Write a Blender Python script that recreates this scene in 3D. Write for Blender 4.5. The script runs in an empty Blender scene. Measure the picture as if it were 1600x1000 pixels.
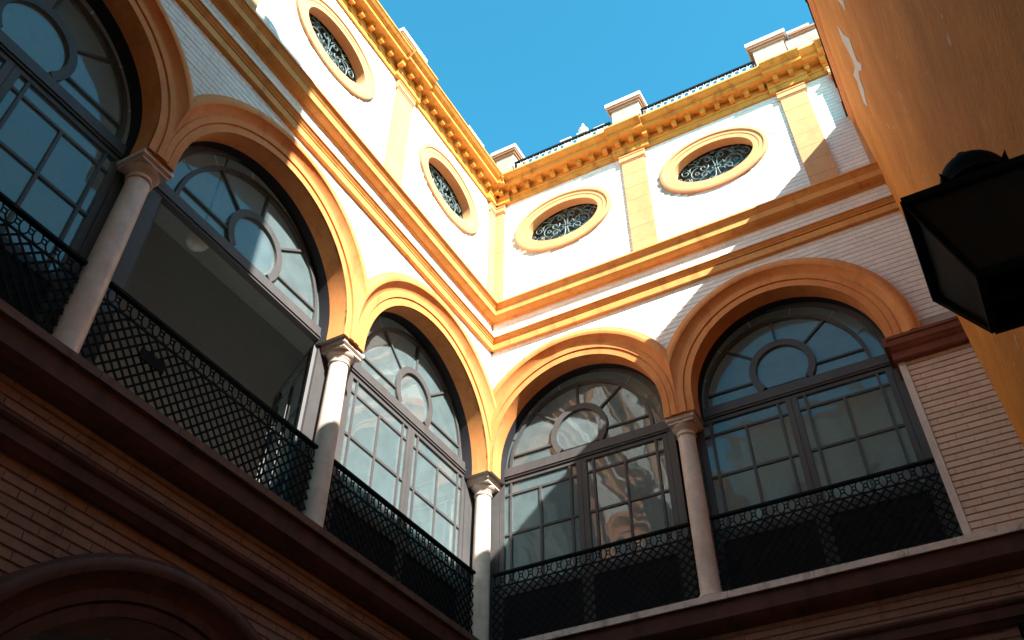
import bpy, bmesh, math, random
from mathutils import Vector, Matrix
random.seed(7)
PI = math.pi
S = bpy.context.scene
COL = S.collection

# ------------------------------------------------------------------ camera
cam_d = bpy.data.cameras.new('camera')
cam = bpy.data.objects.new('camera', cam_d)
COL.objects.link(cam)
CP = Vector((5.8463, -9.8906, -4.498))
yaw, pitch, roll = -0.4709, 0.8011, -0.0213
F = Vector((math.sin(yaw)*math.cos(pitch), math.cos(yaw)*math.cos(pitch), math.sin(pitch)))
Rv = Vector((math.cos(yaw), -math.sin(yaw), 0))
Uv = Rv.cross(F)
R2 = math.cos(roll)*Rv + math.sin(roll)*Uv
U2 = -math.sin(roll)*Rv + math.cos(roll)*Uv
M = Matrix((R2, U2, -F)).transposed().to_4x4()
M.translation = CP
cam.matrix_world = M
FPX, CX, CY = 1416.70, 834.11, 380.75
cam_d.sensor_fit = 'HORIZONTAL'
cam_d.sensor_width = 36.0
cam_d.lens = FPX/1600*36
cam_d.shift_x = (800-CX)/1600
cam_d.shift_y = (CY-500)/1600
cam_d.clip_start = 0.05
cam_d.clip_end = 2000
S.camera = cam
S.cycles.max_bounces = 16
S.cycles.diffuse_bounces = 10
S.cycles.glossy_bounces = 6
S.cycles.transparent_max_bounces = 24

def to_px(p):
    d = Vector(p)-CP
    z = d.dot(F)
    if z < 0.05: return None
    return (CX+FPX*d.dot(R2)/z, CY-FPX*d.dot(U2)/z, z)

# ------------------------------------------------------------------ world, sun, exposure
SUN = Vector((1.14, -0.67, 0.98)).normalized()
EL = math.asin(SUN.z)
AZ = math.atan2(SUN.x, SUN.y)
W = bpy.data.worlds.new('World')
S.world = W
W.use_nodes = True
wn = W.node_tree
bgn = wn.nodes['Background']
sky = wn.nodes.new('ShaderNodeTexSky')
sky.sky_type = 'NISHITA'
sky.sun_disc = False
sky.sun_elevation = EL
sky.sun_rotation = AZ
sky.altitude = 0
sky.air_density = 1.0
sky.dust_density = 0.5
sky.ozone_density = 1.0
hsv = wn.nodes.new('ShaderNodeMix'); hsv.data_type = 'RGBA'; hsv.blend_type = 'MULTIPLY'
hsv.inputs[0].default_value = 1.0
hsv.inputs[7].default_value = (0.165, 0.655, 0.645, 1)
wn.links.new(sky.outputs[0], hsv.inputs[6])
wn.links.new(hsv.outputs[2], bgn.inputs[0])
bgn.inputs[1].default_value = 0.15
sd = bpy.data.lights.new('sun', 'SUN')
sd.energy = 5.0
sd.angle = math.radians(0.5)
sd.color = (1.0, 0.94, 0.85)
sun = bpy.data.objects.new('sun', sd)
COL.objects.link(sun)
sun.rotation_euler = SUN.to_track_quat('Z', 'Y').to_euler()
sun.location = (20, -10, 30)
S.view_settings.view_transform = 'Standard'
S.view_settings.look = 'None'
S.view_settings.exposure = 2.0
S.view_settings.gamma = 1.0
S.view_settings.use_curve_mapping = False

# ------------------------------------------------------------------ materials
def mat(name):
    m = bpy.data.materials.new(name)
    m.use_nodes = True
    nt = m.node_tree
    return m, nt, nt.nodes['Principled BSDF'], nt.nodes['Material Output']

def nd(nt, kind, **kw):
    n = nt.nodes.new(kind)
    for k, v in kw.items(): setattr(n, k, v)
    return n

def noise(nt, scale, detail=4, vec=None, stretch=None, rough=0.6):
    tc = nd(nt, 'ShaderNodeNewGeometry')
    src = tc.outputs['Position']
    if stretch:
        mp = nd(nt, 'ShaderNodeMapping')
        mp.inputs['Scale'].default_value = stretch
        nt.links.new(src, mp.inputs[0]); src = mp.outputs[0]
    n = nd(nt, 'ShaderNodeTexNoise')
    n.inputs['Scale'].default_value = scale
    n.inputs['Detail'].default_value = detail
    n.inputs['Roughness'].default_value = rough
    nt.links.new(src, n.inputs['Vector'])
    return n.outputs[0]

def ramp(nt, src, stops):
    r = nd(nt, 'ShaderNodeValToRGB')
    e = r.color_ramp.elements
    while len(e) < len(stops): e.new(0.5)
    for el, (p, c) in zip(e, stops):
        el.position = p; el.color = (*c, 1) if len(c) == 3 else c
    nt.links.new(src, r.inputs[0])
    return r.outputs[0]

def mixc(nt, fac, a, b, mode='MIX'):
    m = nd(nt, 'ShaderNodeMix', data_type='RGBA', blend_type=mode)
    for i, v in ((0, fac), (6, a), (7, b)):
        if isinstance(v, (int, float)): m.inputs[i].default_value = v
        elif isinstance(v, tuple): m.inputs[i].default_value = (*v, 1) if len(v) == 3 else v
        else: nt.links.new(v, m.inputs[i])
    return m.outputs[2]

def bump(nt, b, src, strength, dist):
    n = nd(nt, 'ShaderNodeBump')
    n.inputs['Strength'].default_value = strength
    n.inputs['Distance'].default_value = dist
    nt.links.new(src, n.inputs['Height'])
    nt.links.new(n.outputs[0], b.inputs['Normal'])

def painted(name, c1, c2, dirt=None, dirt_amt=0.0, rough=0.75, scale=1.6, fine=30, bmp=0.12, streak=(1, 1, 0.25), obj_var=0.0, island=0.0):
    m, nt, b, out = mat(name)
    base = ramp(nt, noise(nt, scale, 5), [(0.3, c1), (0.7, c2)])
    if dirt:
        d = ramp(nt, noise(nt, 5.0, 7, stretch=streak), [(0.52, (0, 0, 0)), (0.72, (1, 1, 1))])
        mm = nd(nt, 'ShaderNodeMath', operation='MULTIPLY'); mm.inputs[1].default_value = dirt_amt
        nt.links.new(d, mm.inputs[0])
        base = mixc(nt, mm.outputs[0], base, dirt)
    mot = ramp(nt, noise(nt, 13.0, 6, rough=0.75), [(0.3, (0.86, 0.86, 0.86)), (0.6, (1, 1, 1))])
    base = mixc(nt, 1.0, base, mot, 'MULTIPLY')
    if island:
        gi = nd(nt, 'ShaderNodeNewGeometry')
        v = ramp(nt, gi.outputs['Random Per Island'], [(0, (1-island,)*3), (1, (1, 1, 1))])
        base = mixc(nt, 1.0, base, v, 'MULTIPLY')
    if obj_var:
        oi = nd(nt, 'ShaderNodeObjectInfo')
        v = ramp(nt, oi.outputs['Random'], [(0, (1-obj_var,)*3), (1, (1, 1, 1))])
        base = mixc(nt, 1.0, base, v, 'MULTIPLY')
    nt.links.new(base, b.inputs['Base Color'])
    b.inputs['Roughness'].default_value = rough
    b.inputs['Specular IOR Level'].default_value = 0.3
    bump(nt, b, noise(nt, fine, 4), bmp, 0.01)
    return m

M_OCHRE = painted('ochre_paint', (0.62, 0.225, 0.06), (0.69, 0.275, 0.088), (0.44, 0.12, 0.03), 0.6, fine=45)
M_TRIM = painted('bounce_gold_ochre', (0.60, 0.26, 0.065), (0.67, 0.315, 0.092), (0.38, 0.12, 0.025), 0.65, fine=40, bmp=0.2)  # same paint as the arches, gold of bounced light put into the colour
M_CORN = painted('weathered_ochre', (0.62, 0.26, 0.04), (0.70, 0.32, 0.06), (0.28, 0.085, 0.02), 0.75, scale=3, fine=25, bmp=0.3, streak=(1, 1, 0.5))  # weathered paint, its colour also shifted to the gold of lit undersides
M_PIL = painted('pale_ochre_paint', (0.58, 0.285, 0.125), (0.65, 0.335, 0.155), (0.48, 0.21, 0.08), 0.3, obj_var=0.06)
M_WHITE = painted('white_painted_brick', (0.80, 0.77, 0.73), (0.85, 0.82, 0.78), (0.68, 0.62, 0.55), 0.25, rough=0.8, fine=60, bmp=0.2, island=0.10)
M_JOINT = painted('painted_mortar', (0.40, 0.36, 0.32), (0.48, 0.44, 0.40), rough=0.9)
M_ROSE = painted('bounce_tinted_brick', (0.80, 0.63, 0.51), (0.86, 0.70, 0.58), (0.64, 0.44, 0.34), 0.45, rough=0.85, fine=60, bmp=0.3, obj_var=0.12, island=0.1)  # white brick paint, tinted rose for the warm light bounced onto it
M_ROSE2 = painted('shade_dulled_brick', (0.28, 0.18, 0.145), (0.35, 0.235, 0.19), (0.16, 0.10, 0.08), 0.65, rough=0.85, fine=60, bmp=0.3, obj_var=0.14, island=0.14)  # same brick, warm bounce and deeper shade put into its colour
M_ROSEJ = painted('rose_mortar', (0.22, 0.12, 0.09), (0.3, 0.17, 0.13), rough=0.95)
M_RED = painted('dark_red_paint', (0.066, 0.032, 0.026), (0.105, 0.047, 0.037), (0.03, 0.018, 0.017), 0.7)
M_IMPOST = painted('brown_red_paint', (0.15, 0.048, 0.028), (0.22, 0.07, 0.035), (0.07, 0.025, 0.02), 0.8, scale=4)
M_MARBLE = painted('column_marble', (0.58, 0.47, 0.40), (0.74, 0.64, 0.56), (0.44, 0.28, 0.21), 0.5, rough=0.4, scale=4, fine=20, bmp=0.05)
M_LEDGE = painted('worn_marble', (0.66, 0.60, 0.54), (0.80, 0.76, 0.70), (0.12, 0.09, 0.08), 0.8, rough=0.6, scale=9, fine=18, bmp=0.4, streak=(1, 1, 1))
M_LEDGED = painted('dark_ledge', (0.11, 0.065, 0.05), (0.17, 0.10, 0.08), (0.04, 0.025, 0.02), 0.7, rough=0.7, scale=6)  # darker slab colour for the left wing
M_FRAME = painted('grey_frame_paint', (0.060, 0.058, 0.060), (0.082, 0.080, 0.081), (0.05, 0.045, 0.043), 0.4, rough=0.55)
M_IRON = painted('black_iron', (0.008, 0.008, 0.010), (0.012, 0.012, 0.014), rough=0.8)
M_IRON.node_tree.nodes['Principled BSDF'].inputs['Specular IOR Level'].default_value = 0.08
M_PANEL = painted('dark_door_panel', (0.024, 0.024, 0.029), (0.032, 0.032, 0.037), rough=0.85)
M_PANEL.node_tree.nodes['Principled BSDF'].inputs['Specular IOR Level'].default_value = 0.08
M_RINGS = painted('pale_roof_rail_paint', (0.46, 0.55, 0.58), (0.55, 0.63, 0.66), rough=0.6)
M_SCROLL = painted('pale_grille_paint', (0.085, 0.13, 0.135), (0.11, 0.16, 0.165), (0.05, 0.07, 0.07), 0.3, rough=0.5)
M_PLAS = painted('gallery_plaster', (0.46, 0.455, 0.44), (0.52, 0.515, 0.50), rough=0.9)
M_CREAMB = painted('cream_roof_brick', (0.42, 0.38, 0.30), (0.50, 0.46, 0.38), (0.3, 0.26, 0.2), 0.5, rough=0.9, fine=60, bmp=0.3)
M_CREAM = painted('cream_wall_paint', (0.66, 0.52, 0.38), (0.74, 0.60, 0.45), (0.5, 0.36, 0.24), 0.4, scale=0.8)
M_FLOOR = painted('courtyard_paving', (0.46, 0.39, 0.32), (0.56, 0.49, 0.41), rough=0.8)
M_TILES = painted('pale_gallery_tiles', (0.34, 0.33, 0.31), (0.42, 0.41, 0.39), rough=0.5)
M_COPE = painted('brown_coping', (0.30, 0.16, 0.10), (0.42, 0.25, 0.17), rough=0.8)
M_STONE = painted('white_cap_stone', (0.66, 0.62, 0.57), (0.76, 0.73, 0.68), (0.4, 0.36, 0.32), 0.4, rough=0.7)
M_GREYB = painted('shadow_grey_brick', (0.30, 0.25, 0.20), (0.45, 0.41, 0.36), (0.5, 0.5, 0.5), 0.4, rough=0.9, scale=6)  # cream brick, greyed in its colour for the shadow over the parapet
M_TILE = painted('dark_roof_edge', (0.05, 0.03, 0.025), (0.10, 0.06, 0.045), rough=0.9)
M_FLAKE = painted('bare_white_plaster', (0.60, 0.56, 0.50), (0.72, 0.68, 0.62), rough=0.95)
M_LINEN = painted('white_curtain', (0.62, 0.64, 0.62), (0.7, 0.72, 0.7), rough=0.95)

def ochre_wall():
    m, nt, b, out = mat('streaked_ochre_plaster')
    base = ramp(nt, noise(nt, 1.6, 8, stretch=(1, 0.35, 0.6), rough=0.7), [(0.3, (0.58, 0.20, 0.03)), (0.7, (0.78, 0.33, 0.06))])
    st = ramp(nt, noise(nt, 2.6, 9, stretch=(1, 0.30, 0.45), rough=0.75), [(0.45, (0, 0, 0)), (0.75, (1, 1, 1))])
    mm = nd(nt, 'ShaderNodeMath', operation='MULTIPLY'); mm.inputs[1].default_value = 0.7
    nt.links.new(st, mm.inputs[0])
    base = mixc(nt, mm.outputs[0], base, (0.40, 0.14, 0.03))
    sp = ramp(nt, noise(nt, 15, 4, stretch=(1, 0.25, 0.5)), [(0.70, (0, 0, 0)), (0.72, (1, 1, 1))])
    base = mixc(nt, sp, base, (0.66, 0.58, 0.46))
    nt.links.new(base, b.inputs['Base Color'])
    b.inputs['Roughness'].default_value = 0.8
    b.inputs['Specular IOR Level'].default_value = 0.25
    bump(nt, b, noise(nt, 9, 9, stretch=(1, 0.28, 0.6), rough=0.75), 0.9, 0.05)
    return m
M_EWALL = ochre_wall()

def glass(name, dust, wav, tint=(0.80, 0.86, 0.84), dscale=5.0, through=(0.95, 0.97, 0.96)):
    m = bpy.data.materials.new(name)
    m.use_nodes = True
    nt = m.node_tree
    nt.nodes.clear()
    out = nd(nt, 'ShaderNodeOutputMaterial')
    oi = nd(nt, 'ShaderNodeObjectInfo')
    geo = nd(nt, 'ShaderNodeNewGeometry')
    mul = nd(nt, 'ShaderNodeMath', operation='MULTIPLY'); mul.inputs[1].default_value = 40
    nt.links.new(oi.outputs['Random'], mul.inputs[0])
    add = nd(nt, 'ShaderNodeVectorMath', operation='ADD')
    nt.links.new(geo.outputs['Position'], add.inputs[0])
    nt.links.new(mul.outputs[0], add.inputs[1])
    n = nd(nt, 'ShaderNodeTexNoise')
    n.inputs['Scale'].default_value = 2.0
    n.inputs['Detail'].default_value = 1.5
    nt.links.new(add.outputs[0], n.inputs['Vector'])
    bp = nd(nt, 'ShaderNodeBump')
    bp.inputs['Strength'].default_value = wav
    bp.inputs['Distance'].default_value = 0.05
    nt.links.new(n.outputs[0], bp.inputs['Height'])
    fr = nd(nt, 'ShaderNodeFresnel')
    io = nd(nt, 'ShaderNodeMapRange')         # the far face of a thin pane reflects like the near one
    io.inputs[3].default_value = 1.36; io.inputs[4].default_value = 1/1.36
    nt.links.new(geo.outputs['Backfacing'], io.inputs[0])
    nt.links.new(io.outputs[0], fr.inputs[0])
    nt.links.new(bp.outputs[0], fr.inputs['Normal'])
    gl = nd(nt, 'ShaderNodeBsdfGlossy'); gl.inputs['Roughness'].default_value = 0.0
    gl.inputs['Color'].default_value = (1, 1, 1, 1)
    nt.links.new(bp.outputs[0], gl.inputs['Normal'])
    tr = nd(nt, 'ShaderNodeBsdfTransparent'); tr.inputs[0].default_value = (*through, 1)
    df = nd(nt, 'ShaderNodeBsdfDiffuse'); df.inputs[0].default_value = (*tint, 1)
    dn = nd(nt, 'ShaderNodeTexNoise'); dn.inputs['Scale'].default_value = dscale; dn.inputs['Detail'].default_value = 6
    nt.links.new(geo.outputs['Position'], dn.inputs['Vector'])
    dr = nd(nt, 'ShaderNodeMapRange')
    dr.inputs[1].default_value = 0.3; dr.inputs[2].default_value = 0.7
    dr.inputs[3].default_value = dust*0.85; dr.inputs[4].default_value = dust*1.15
    nt.links.new(dn.outputs[0], dr.inputs[0])
    m1 = nd(nt, 'ShaderNodeMixShader')
    nt.links.new(dr.outputs[0], m1.inputs[0]); nt.links.new(tr.outputs[0], m1.inputs[1]); nt.links.new(df.outputs[0], m1.inputs[2])
    m2 = nd(nt, 'ShaderNodeMixShader')
    nt.links.new(fr.outputs[0], m2.inputs[0]); nt.links.new(m1.outputs[0], m2.inputs[1]); nt.links.new(gl.outputs[0], m2.inputs[2])
    nt.links.new(m2.outputs[0], out.inputs[0])
    return m
M_GLASS = glass('old_window_glass', 0.10, 0.16, (0.58, 0.78, 0.82), 5.0, (0.78, 0.84, 0.86))
M_OGLASS = glass('dark_oval_glass', 0.02, 0.12, (0.70, 0.84, 0.86))
M_LGLASS = painted('dark_lantern_glass', (0.006, 0.007, 0.007), (0.014, 0.015, 0.015), (0.03, 0.03, 0.028), 0.3, rough=0.5, fine=40)  # opaque, near-black panes
def globe_mat():
    m, nt, b, out = mat('opal_globe_glass')
    b.inputs['Base Color'].default_value = (0.75, 0.73, 0.66, 1)
    b.inputs['Roughness'].default_value = 0.25
    return m
M_GLOBE = globe_mat()

# ------------------------------------------------------------------ mesh builder
class MB:
    def __init__(s): s.v = []; s.f = []
    def add(s, vs, fs):
        o = len(s.v); s.v += [tuple(p) for p in vs]; s.f += [tuple(i+o for i in f) for f in fs]
    def box(s, a0, a1, b0, b1, c0, c1):
        s.add([(a0,b0,c0),(a1,b0,c0),(a1,b1,c0),(a0,b1,c0),(a0,b0,c1),(a1,b0,c1),(a1,b1,c1),(a0,b1,c1)],
              [(0,3,2,1),(4,5,6,7),(0,1,5,4),(1,2,6,5),(2,3,7,6),(3,0,4,7)])
    def prism(s, poly, d0, d1):              # poly in (u, z), extruded in d
        n = len(poly)
        s.add([(u, d0, z) for u, z in poly]+[(u, d1, z) for u, z in poly],
              [tuple(range(n)), tuple(range(2*n-1, n-1, -1))]+[(i, i+n, (i+1) % n+n, (i+1) % n) for i in range(n)])
    def run(s, prof, u0, u1, back=0.0):      # profile of (d, z) run along u, closed behind at d=back
        pr = [(back, prof[0][1])]+list(prof)+[(back, prof[-1][1])]
        n = len(pr)
        s.add([(u0, d, z) for d, z in pr]+[(u1, d, z) for d, z in pr],
              [tuple(range(n)), tuple(range(2*n-1, n-1, -1))]+[(i, i+n, (i+1) % n+n, (i+1) % n) for i in range(n)])
    def arcband(s, c, z0, r0, r1, a0, a1, d0, d1, n=40):
        full = abs(a1-a0-2*PI) < 1e-6
        m = n if full else n+1
        vs = []
        for i in range(m):
            a = a0+(a1-a0)*i/n
            ca, sa = math.cos(a), math.sin(a)
            vs += [(c+r0*ca, d0, z0+r0*sa), (c+r1*ca, d0, z0+r1*sa), (c+r1*ca, d1, z0+r1*sa), (c+r0*ca, d1, z0+r0*sa)]
        fs = []
        for i in range(n):
            p, q = 4*i, 4*((i+1) % m)
            for k in range(4): fs.append((p+k, p+(k+1) % 4, q+(k+1) % 4, q+k))
        if not full: fs += [(3, 2, 1, 0), tuple(4*n+k for k in range(4))]
        s.add(vs, fs)
    def tube(s, pts, r, n=5, closed=False, taper=None):
        pts = [Vector(p) for p in pts]
        m = len(pts); vs = []; fs = []
        prev = None
        for i, p in enumerate(pts):
            t = (pts[(i+1) % m]-pts[i-1]) if closed else (pts[min(i+1, m-1)]-pts[max(i-1, 0)])
            t.normalize()
            if prev is None:
                a = t.orthogonal().normalized()
            else:
                a = prev-t*prev.dot(t)
                a = a.normalized() if a.length > 1e-6 else t.orthogonal().normalized()
            prev = a; b = t.cross(a)
            rr = r if taper is None else r*taper(i/(m-1))
            for k in range(n):
                ang = 2*PI*k/n
                vs.append(p+a*rr*math.cos(ang)+b*rr*math.sin(ang))
        for i in range(m if closed else m-1):
            p, q = i*n, ((i+1) % m)*n
            for k in range(n): fs.append((p+k, p+(k+1) % n, q+(k+1) % n, q+k))
        if not closed: fs += [tuple(range(n-1, -1, -1)), tuple((m-1)*n+k for k in range(n))]
        s.add(vs, fs)
    def lathe(s, prof, cx, cy, n=24):        # profile of (r, z)
        vs = []; fs = []; m = len(prof)
        for k in range(n):
            a = 2*PI*k/n
            for r, z in prof: vs.append((cx+r*math.cos(a), cy+r*math.sin(a), z))
        for k in range(n):
            p, q = k*m, ((k+1) % n)*m
            for i in range(m-1): fs.append((p+i, q+i, q+i+1, p+i+1))
        fs += [tuple(k*m for k in range(n-1, -1, -1)), tuple(k*m+m-1 for k in range(n))]
        s.add(vs, fs)

WL = {}
def link(o, parent, wloc):
    COL.objects.link(o)
    wloc = Vector(wloc)
    if parent is not None:
        o.parent = parent
        o.location = wloc-WL[parent.name]
    else:
        o.location = wloc
    WL[o.name] = wloc
    return o

def mesh_of(name, vs, fs, m, smooth=None):
    me = bpy.data.meshes.new(name)
    me.from_pydata(vs, [], fs)
    bm = bmesh.new(); bm.from_mesh(me)
    bmesh.ops.recalc_face_normals(bm, faces=bm.faces)
    bm.to_mesh(me); bm.free()
    if smooth is not None:
        me.shade_smooth()
        me.set_sharp_from_angle(angle=math.radians(smooth))
    me.materials.append(m)
    return me

ID = lambda u, d, z: (u, d, z)
def build(name, mb, m, parent=None, fmap=ID, smooth=None, origin=None, label=None, kind=None):
    vs = [fmap(*p) for p in mb.v]
    if origin is None:
        xs, ys, zs = zip(*vs)
        origin = ((min(xs)+max(xs))/2, (min(ys)+max(ys))/2, (min(zs)+max(zs))/2)
    ox, oy, oz = origin
    me = mesh_of(name, [(x-ox, y-oy, z-oz) for x, y, z in vs], mb.f, m, smooth)
    o = bpy.data.objects.new(name, me)
    if label: o['label'] = label
    if kind: o['kind'] = kind
    return link(o, parent, origin)

def place(name, me, parent, wloc, rotz=0.0, rot=None):
    o = bpy.data.objects.new(name, me)
    link(o, parent, wloc)
    if rot: o.rotation_euler = rot
    elif rotz: o.rotation_euler = (0, 0, rotz)
    return o

def thing(name, label, cat, loc, group=None):
    o = bpy.data.objects.new(name, None)
    o.empty_display_size = 0.3
    o['label'] = label; o['category'] = cat
    if group: o['group'] = group
    return link(o, None, loc)

def structure(name, mb, m, fmap=ID):
    return build(name, mb, m, None, fmap, kind='structure')

GZ = -6.1                                     # courtyard paving level
# ------------------------------------------------------------------ ground
g = MB(); g.add([(-400, -400, GZ), (400, -400, GZ), (400, 400, GZ), (-400, 400, GZ)], [(0, 1, 2, 3)])
structure('ground', g, M_FLOOR)

# ------------------------------------------------------------------ the two arcaded wings
mapR = lambda u, d, z: (u, -d, z)             # u along the wall from the corner, d out of the wall
mapL = lambda u, d, z: (d, -u, z)
ZT, ZC = 4.60, 8.25                           # top of arch zone, underside of cornice
TH = 0.40                                     # wall thickness

WINGS = {
 'R': dict(map=mapR, rot=0.0, end=9.6,
    bays=[dict(c=1.40, r=1.335, zs=2.80, e=0.43, fc=1.295, rg=1.105, l0=-0.02, l1=2.62),
          dict(c=4.46, r=1.29, zs=2.86, e=0.43, fc=4.36, rg=1.10, l0=3.05, l1=5.67)],
    mids=[0.0, 2.945, 6.30], cols=[2.935], pil=[2.835, 5.745],
    ov=[1.394, 4.20, 8.3]),
 'L': dict(map=mapL, rot=PI/2, end=14.6,
    bays=[dict(c=1.60, r=1.525, zs=2.63, e=0.46, fc=1.45, rg=1.225, l0=0.04, l1=2.86),
          dict(c=4.96, r=1.43, zs=2.72, e=0.42, fc=4.83, rg=1.16, l0=3.50, l1=6.16),
          dict(c=8.11, r=1.37, zs=2.80, e=0.40, fc=8.00, rg=1.14, l0=6.70, l1=9.30),
          dict(c=11.30, r=1.40, zs=2.80, e=0.40, fc=11.25, rg=1.14, l0=9.95, l1=12.55)],
    mids=[0.0, 3.335, 6.565, 9.69, 12.9], cols=[3.27, 6.55, 9.67, 12.9], pil=[3.085, 6.44, 9.6, 12.8],
    ov=[1.555, 4.74, 7.95, 11.1]),
}

def oval_pts(c, zc, a, b, n=48):
    return [(c+a*math.cos(2*PI*i/n), zc+b*math.sin(2*PI*i/n)) for i in range(n)]

ZO, OA, OB, IA, IB = 7.27, 0.945, 0.665, 0.69, 0.435

def wall_mesh(w):
    mb = MB()
    bays, mids = w['bays'], w['mids']
    N = 40
    for bi, b in enumerate(bays):
        u0, u1 = mids[bi], mids[bi+1]
        c, r, zs = b['c'], b['r'], b['zs']
        us = [c-r*math.cos(PI*i/N) for i in range(N+1)]
        zz = [zs+r*math.sin(PI*i/N) for i in range(N+1)]
        for d in (0.0, -TH):
            vs = []; fs = []
            for i in range(N+1): vs += [(us[i], d, zz[i]), (us[i], d, ZT)]
            for i in range(N): fs.append((2*i, 2*i+1, 2*i+3, 2*i+2))
            mb.add(vs, fs)
            mb.add([(u0, d, 2.60), (us[0], d, 2.60), (us[0], d, ZT), (u0, d, ZT)], [(0, 1, 2, 3)])
            mb.add([(us[N], d, 2.60), (u1, d, 2.60), (u1, d, ZT), (us[N], d, ZT)], [(0, 1, 2, 3)])
        # underside of the springing blocks
        for a, e in ((u0, us[0]), (us[N], u1)):
            mb.add([(a, 0, 2.60), (e, 0, 2.60), (e, -TH, 2.60), (a, -TH, 2.60)], [(0, 1, 2, 3)])
    # band with the ovals
    e0, e1 = 0.0, w['end']
    edges = [0.0]
    for i in range(len(w['ov'])-1): edges.append((w['ov'][i]+w['ov'][i+1])/2)
    edges.append(e1)
    for d in (0.0, -TH):
        for i, oc in enumerate(w['ov']):
            a, b_ = edges[i], edges[i+1]
            n = 48
            P = oval_pts(oc, ZO, OA-0.06, OB-0.06, n)
            Q = []
            for k in range(n):
                dx, dz = math.cos(2*PI*k/n), math.sin(2*PI*k/n)
                s = 1e9
                if dx > 1e-9: s = min(s, (b_-oc)/dx)
                if dx < -1e-9: s = min(s, (a-oc)/dx)
                if dz > 1e-9: s = min(s, (ZC+0.5-ZO)/dz)
                if dz < -1e-9: s = min(s, (ZT-ZO)/dz)
                Q.append((oc+dx*s, ZO+dz*s))
            # corners need exact points
            vs = [(u, d, z) for u, z in P]+[(u, d, z) for u, z in Q]
            fs = []
            for k in range(n):
                k2 = (k+1) % n
                q1, q2 = Q[k], Q[k2]
                extra = None
                if abs(q1[0]-q2[0]) > 1e-6 and abs(q1[1]-q2[1]) > 1e-6:
                    cu = b_ if max(q1[0], q2[0]) > oc else a
                    cz = ZC+0.5 if max(q1[1], q2[1]) > ZO else ZT
                    vs.append((cu, d, cz)); extra = len(vs)-1
                fs.append((k, n+k, extra, n+k2, k2) if extra else (k, n+k, n+k2, k2))
            mb.add(vs, fs)
    if w is WINGS['R']:                       # solid pier and what lies behind the neighbouring wall
        mb.box(5.80, 6.9, -TH, -0.012, GZ, 2.60)
        mb.box(6.30, 9.6, -TH, 0.0, 2.60, ZT)
        mb.box(6.9, 9.6, -TH, 0.0, GZ, 2.60)
    else:
        mb.box(12.9, 14.6, -TH, 0.0, GZ, ZT)
        mb.box(14.2, 14.6, -3.4, -TH, GZ, 8.75)
    return mb

def lower_wall(w, arches):
    mb = MB()
    z1 = -0.02
    N = 32
    prev = 0.0 if w is WINGS['R'] else 0.0
    for (c, r, zs) in arches:
        us = [c-r*math.cos(PI*i/N) for i in range(N+1)]
        zz = [zs+r*math.sin(PI*i/N) for i in range(N+1)]
        for d in (-0.012, -0.5):
            vs = []; fs = []
            for i in range(N+1): vs += [(us[i], d, zz[i]), (us[i], d, z1)]
            for i in range(N): fs.append((2*i, 2*i+1, 2*i+3, 2*i+2))
            mb.add(vs, fs)
            mb.add([(prev, d, GZ), (us[0], d, GZ), (us[0], d, z1), (prev, d, z1)], [(0, 1, 2, 3)])
        vs = [(us[0], -0.012, GZ), (us[0], -0.5, GZ)]
        for i in range(N+1): vs += [(us[i], -0.012, zz[i]), (us[i], -0.5, zz[i])]
        vs += [(us[N], -0.012, GZ), (us[N], -0.5, GZ)]
        mb.add(vs, [(2*i, 2*i+1, 2*i+3, 2*i+2) for i in range(N+2)])
        prev = us[N]
    for d in (-0.012, -0.5):
        mb.add([(prev, d, GZ), (w['end'] if w is not WINGS['R'] else 6.9, d, GZ), (w['end'] if w is not WINGS['R'] else 6.9, d, z1), (prev, d, z1)], [(0, 1, 2, 3)])
    return mb

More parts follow.
